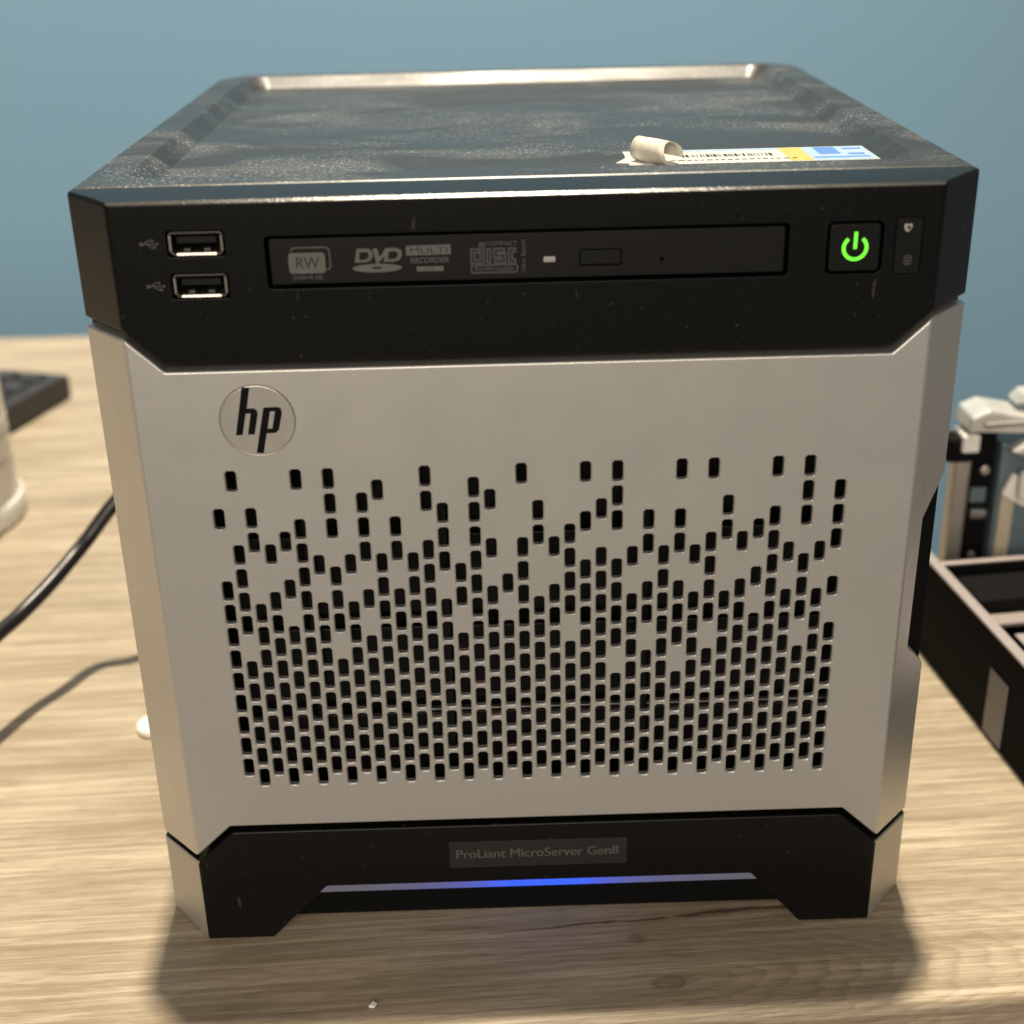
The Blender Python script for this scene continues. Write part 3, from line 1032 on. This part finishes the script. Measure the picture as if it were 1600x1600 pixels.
# keyboard beyond the bottle
kb = empty('keyboard', 'black keyboard corner on the desk behind the white bottle', 'keyboard', (-0.2805, 0.5095, 0))
kb.rotation_euler = (0, 0, math.radians(-16.7))
case = prism([(-131, 3.0), (-126, 0.3), (-2, 0.3), (0, 2.0), (0, 14.6), (-3, 16.2), (-128, 17.6), (-131, 16)], -440, 0, 'x')
link('keyboard_case', bevel(case, 1.0, 2), M['keyboard'], kb)
keyproto = None
for r in range(6):
    for c in range(22):
        if keyproto is None:
            vs = []
            for (hw, z) in ((8.4, 0), (6.8, 6.2)):
                vs += [(-hw, -hw, z), (hw, -hw, z), (hw, hw, z), (-hw, hw, z)]
            keyproto = bevel(mesh_from(vs, [(0, 1, 2, 3), (7, 6, 5, 4), (0, 4, 5, 1), (1, 5, 6, 2), (2, 6, 7, 3), (3, 7, 4, 0)]), 1.0, 2)
            keyproto.materials.append(M['key'])
        o = bpy.data.objects.new('key', keyproto)
        COL.objects.link(o)
        o.parent = kb
        o.location = ((-17 - c * 19.3) * MM, (-15 - r * 19.6) * MM, (12.6 + r * 0.2) * MM)

# open sheet-metal chassis at the right
ch = empty('open_chassis', 'long open black sheet-steel equipment chassis lying on the right edge of the desk', 'chassis', (0.1690, 0.1150, 0))
ch.rotation_euler = (0, 0, math.atan2(92.3, -9.8) - math.pi / 2)
# local frame: +y runs away from the camera along the side wall, +x to the right
link('side_wall', bevel(box(0, 1.4, -240, 62, 0.2, 40.5), 0.4, 1), M['chassis'], ch)
link('rim', bevel(box(-0.3, 4.2, -240, 62, 40.7, 42.0), 0.5, 2), M['pink_steel'], ch)
link('floor_pan', box(1.6, 260, -240, 62, 0.4, 2.0), M['chassis'], ch)
link('rear_wall', bevel(box(1.6, 260, 60.4, 62, 2.2, 31), 0.4, 1), M['chassis'], ch)
link('rear_rim', bevel(box(4.6, 260, 59.5, 62.3, 31.2, 32.4), 0.5, 2), M['pink_steel'], ch)
link('paper_label', box(-0.35, -0.1, -29, -15, 1.5, 28), M['grey_label'], ch)
link('cross_brace', bevel(box(9, 190, 22, 30, 22, 24), 0.4, 1), M['pink_steel'], ch)
link('inner_wall', bevel(box(13, 14.2, -240, 18, 2.2, 30), 0.3, 1), M['chassis'], ch)
link('cover_plate', bevel(box(20, 120, -90, 8, 26, 27.4), 0.5, 2), M['pink_steel'], ch)
link('fan_block', bevel(box(16, 60, 31, 53, 2.2, 30), 1.2, 2), M['inner'], ch)
# upright unit standing at the rear of the chassis
up = empty('upright_drive_unit', 'upright grey metal drive unit with pale flanged top standing in the open chassis', 'drive unit', (0.1845, 0.2000, 0.0025))
link('corner_post', bevel(box(0, 7, 0, 9, 0, 79), 1.2, 2), M['galv'], up)
link('dark_core', bevel(box(7.2, 18, 4, 12, 0, 80), 0.6, 1), M['inner'], up)
link('side_panel', bevel(box(18.2, 130, -2, 12, 0, 74), 0.8, 2), M['blue_steel'], up)
link('beige_strip', bevel(box(20, 26, -3.4, -2.2, 4, 52), 0.5, 2), M['beige'], up)
link('flange', bevel(prism([(2, 80.5), (24, 79.3), (130, 84), (130, 86.2), (26, 86.8), (10, 90.0), (3, 87)], -5, 14, 'y'), 1.5, 3), M['pale_metal'], up)
link('flange', bevel(prism([(19, 73.5), (25, 77.5), (130, 79), (130, 71.5), (40, 65.5)], -11, -3.6, 'y'), 1.4, 3), M['pale_metal'], up)
link('flange', bevel(prism([(23, 89.5), (130, 90.5), (130, 94.5), (27, 94)], 2, 14, 'y'), 1.4, 3), M['pale_metal'], up)
link('handle', bevel(prism([(8, 83.0), (34, 84.5), (34, 86.3), (8, 85.2)], -7.5, -5.2, 'y'), 0.6, 2), M['dull_metal'], up)
link('cable_clip', bevel(prism([(19, 52), (23, 62), (30, 58), (33, 48), (29.5, 46)], -6, -2.4, 'y'), 1.2, 3), M['white_plastic'], up)
for q in range(5):
    link('slot', bevel(box(9.0, 16.0, 3.0, 4.2, 24 + q * 10.5, 31 + q * 10.5), 0.4, 1), M['blue_steel' if q == 2 else 'chassis'], up)
link('bracket', bevel(box(6, 20, -1.5, 3.8, 6, 13), 0.8, 2), M['galv'], up)
link('bracket', bevel(box(9, 16, -0.5, 3.8, 39, 43), 0.8, 2), M['dull_metal'], up)
hook = lathe([(0.4, -3.0), (3.0, -3.0), (3.4, -2), (3.4, 6), (2.8, 9), (0.4, 9.4)], 0, 0, 18)
hk = link('knob', hook, M['white_plastic'], up)
hk.location = (0.0275, -0.009, 0.055)
for (bx, bz, r_) in ((13.8, 60.5, 2.1), (12.6, 20.5, 1.9), (9.0, 14.5, 1.9)):
    link('screw', bevel(prism(circle(bx, bz, r_, 16), 1.4, 3.8, 'y'), 0.5, 2), M['steel'], up)
link('clip', bevel(box(-5, 6, -3, 8, 66, 77), 1.5, 2), M['inner'], up)
link('clip_cap', bevel(box(0.5, 8, -4.6, -0.2, 71, 79), 1.2, 2), M['white_plastic'], up)
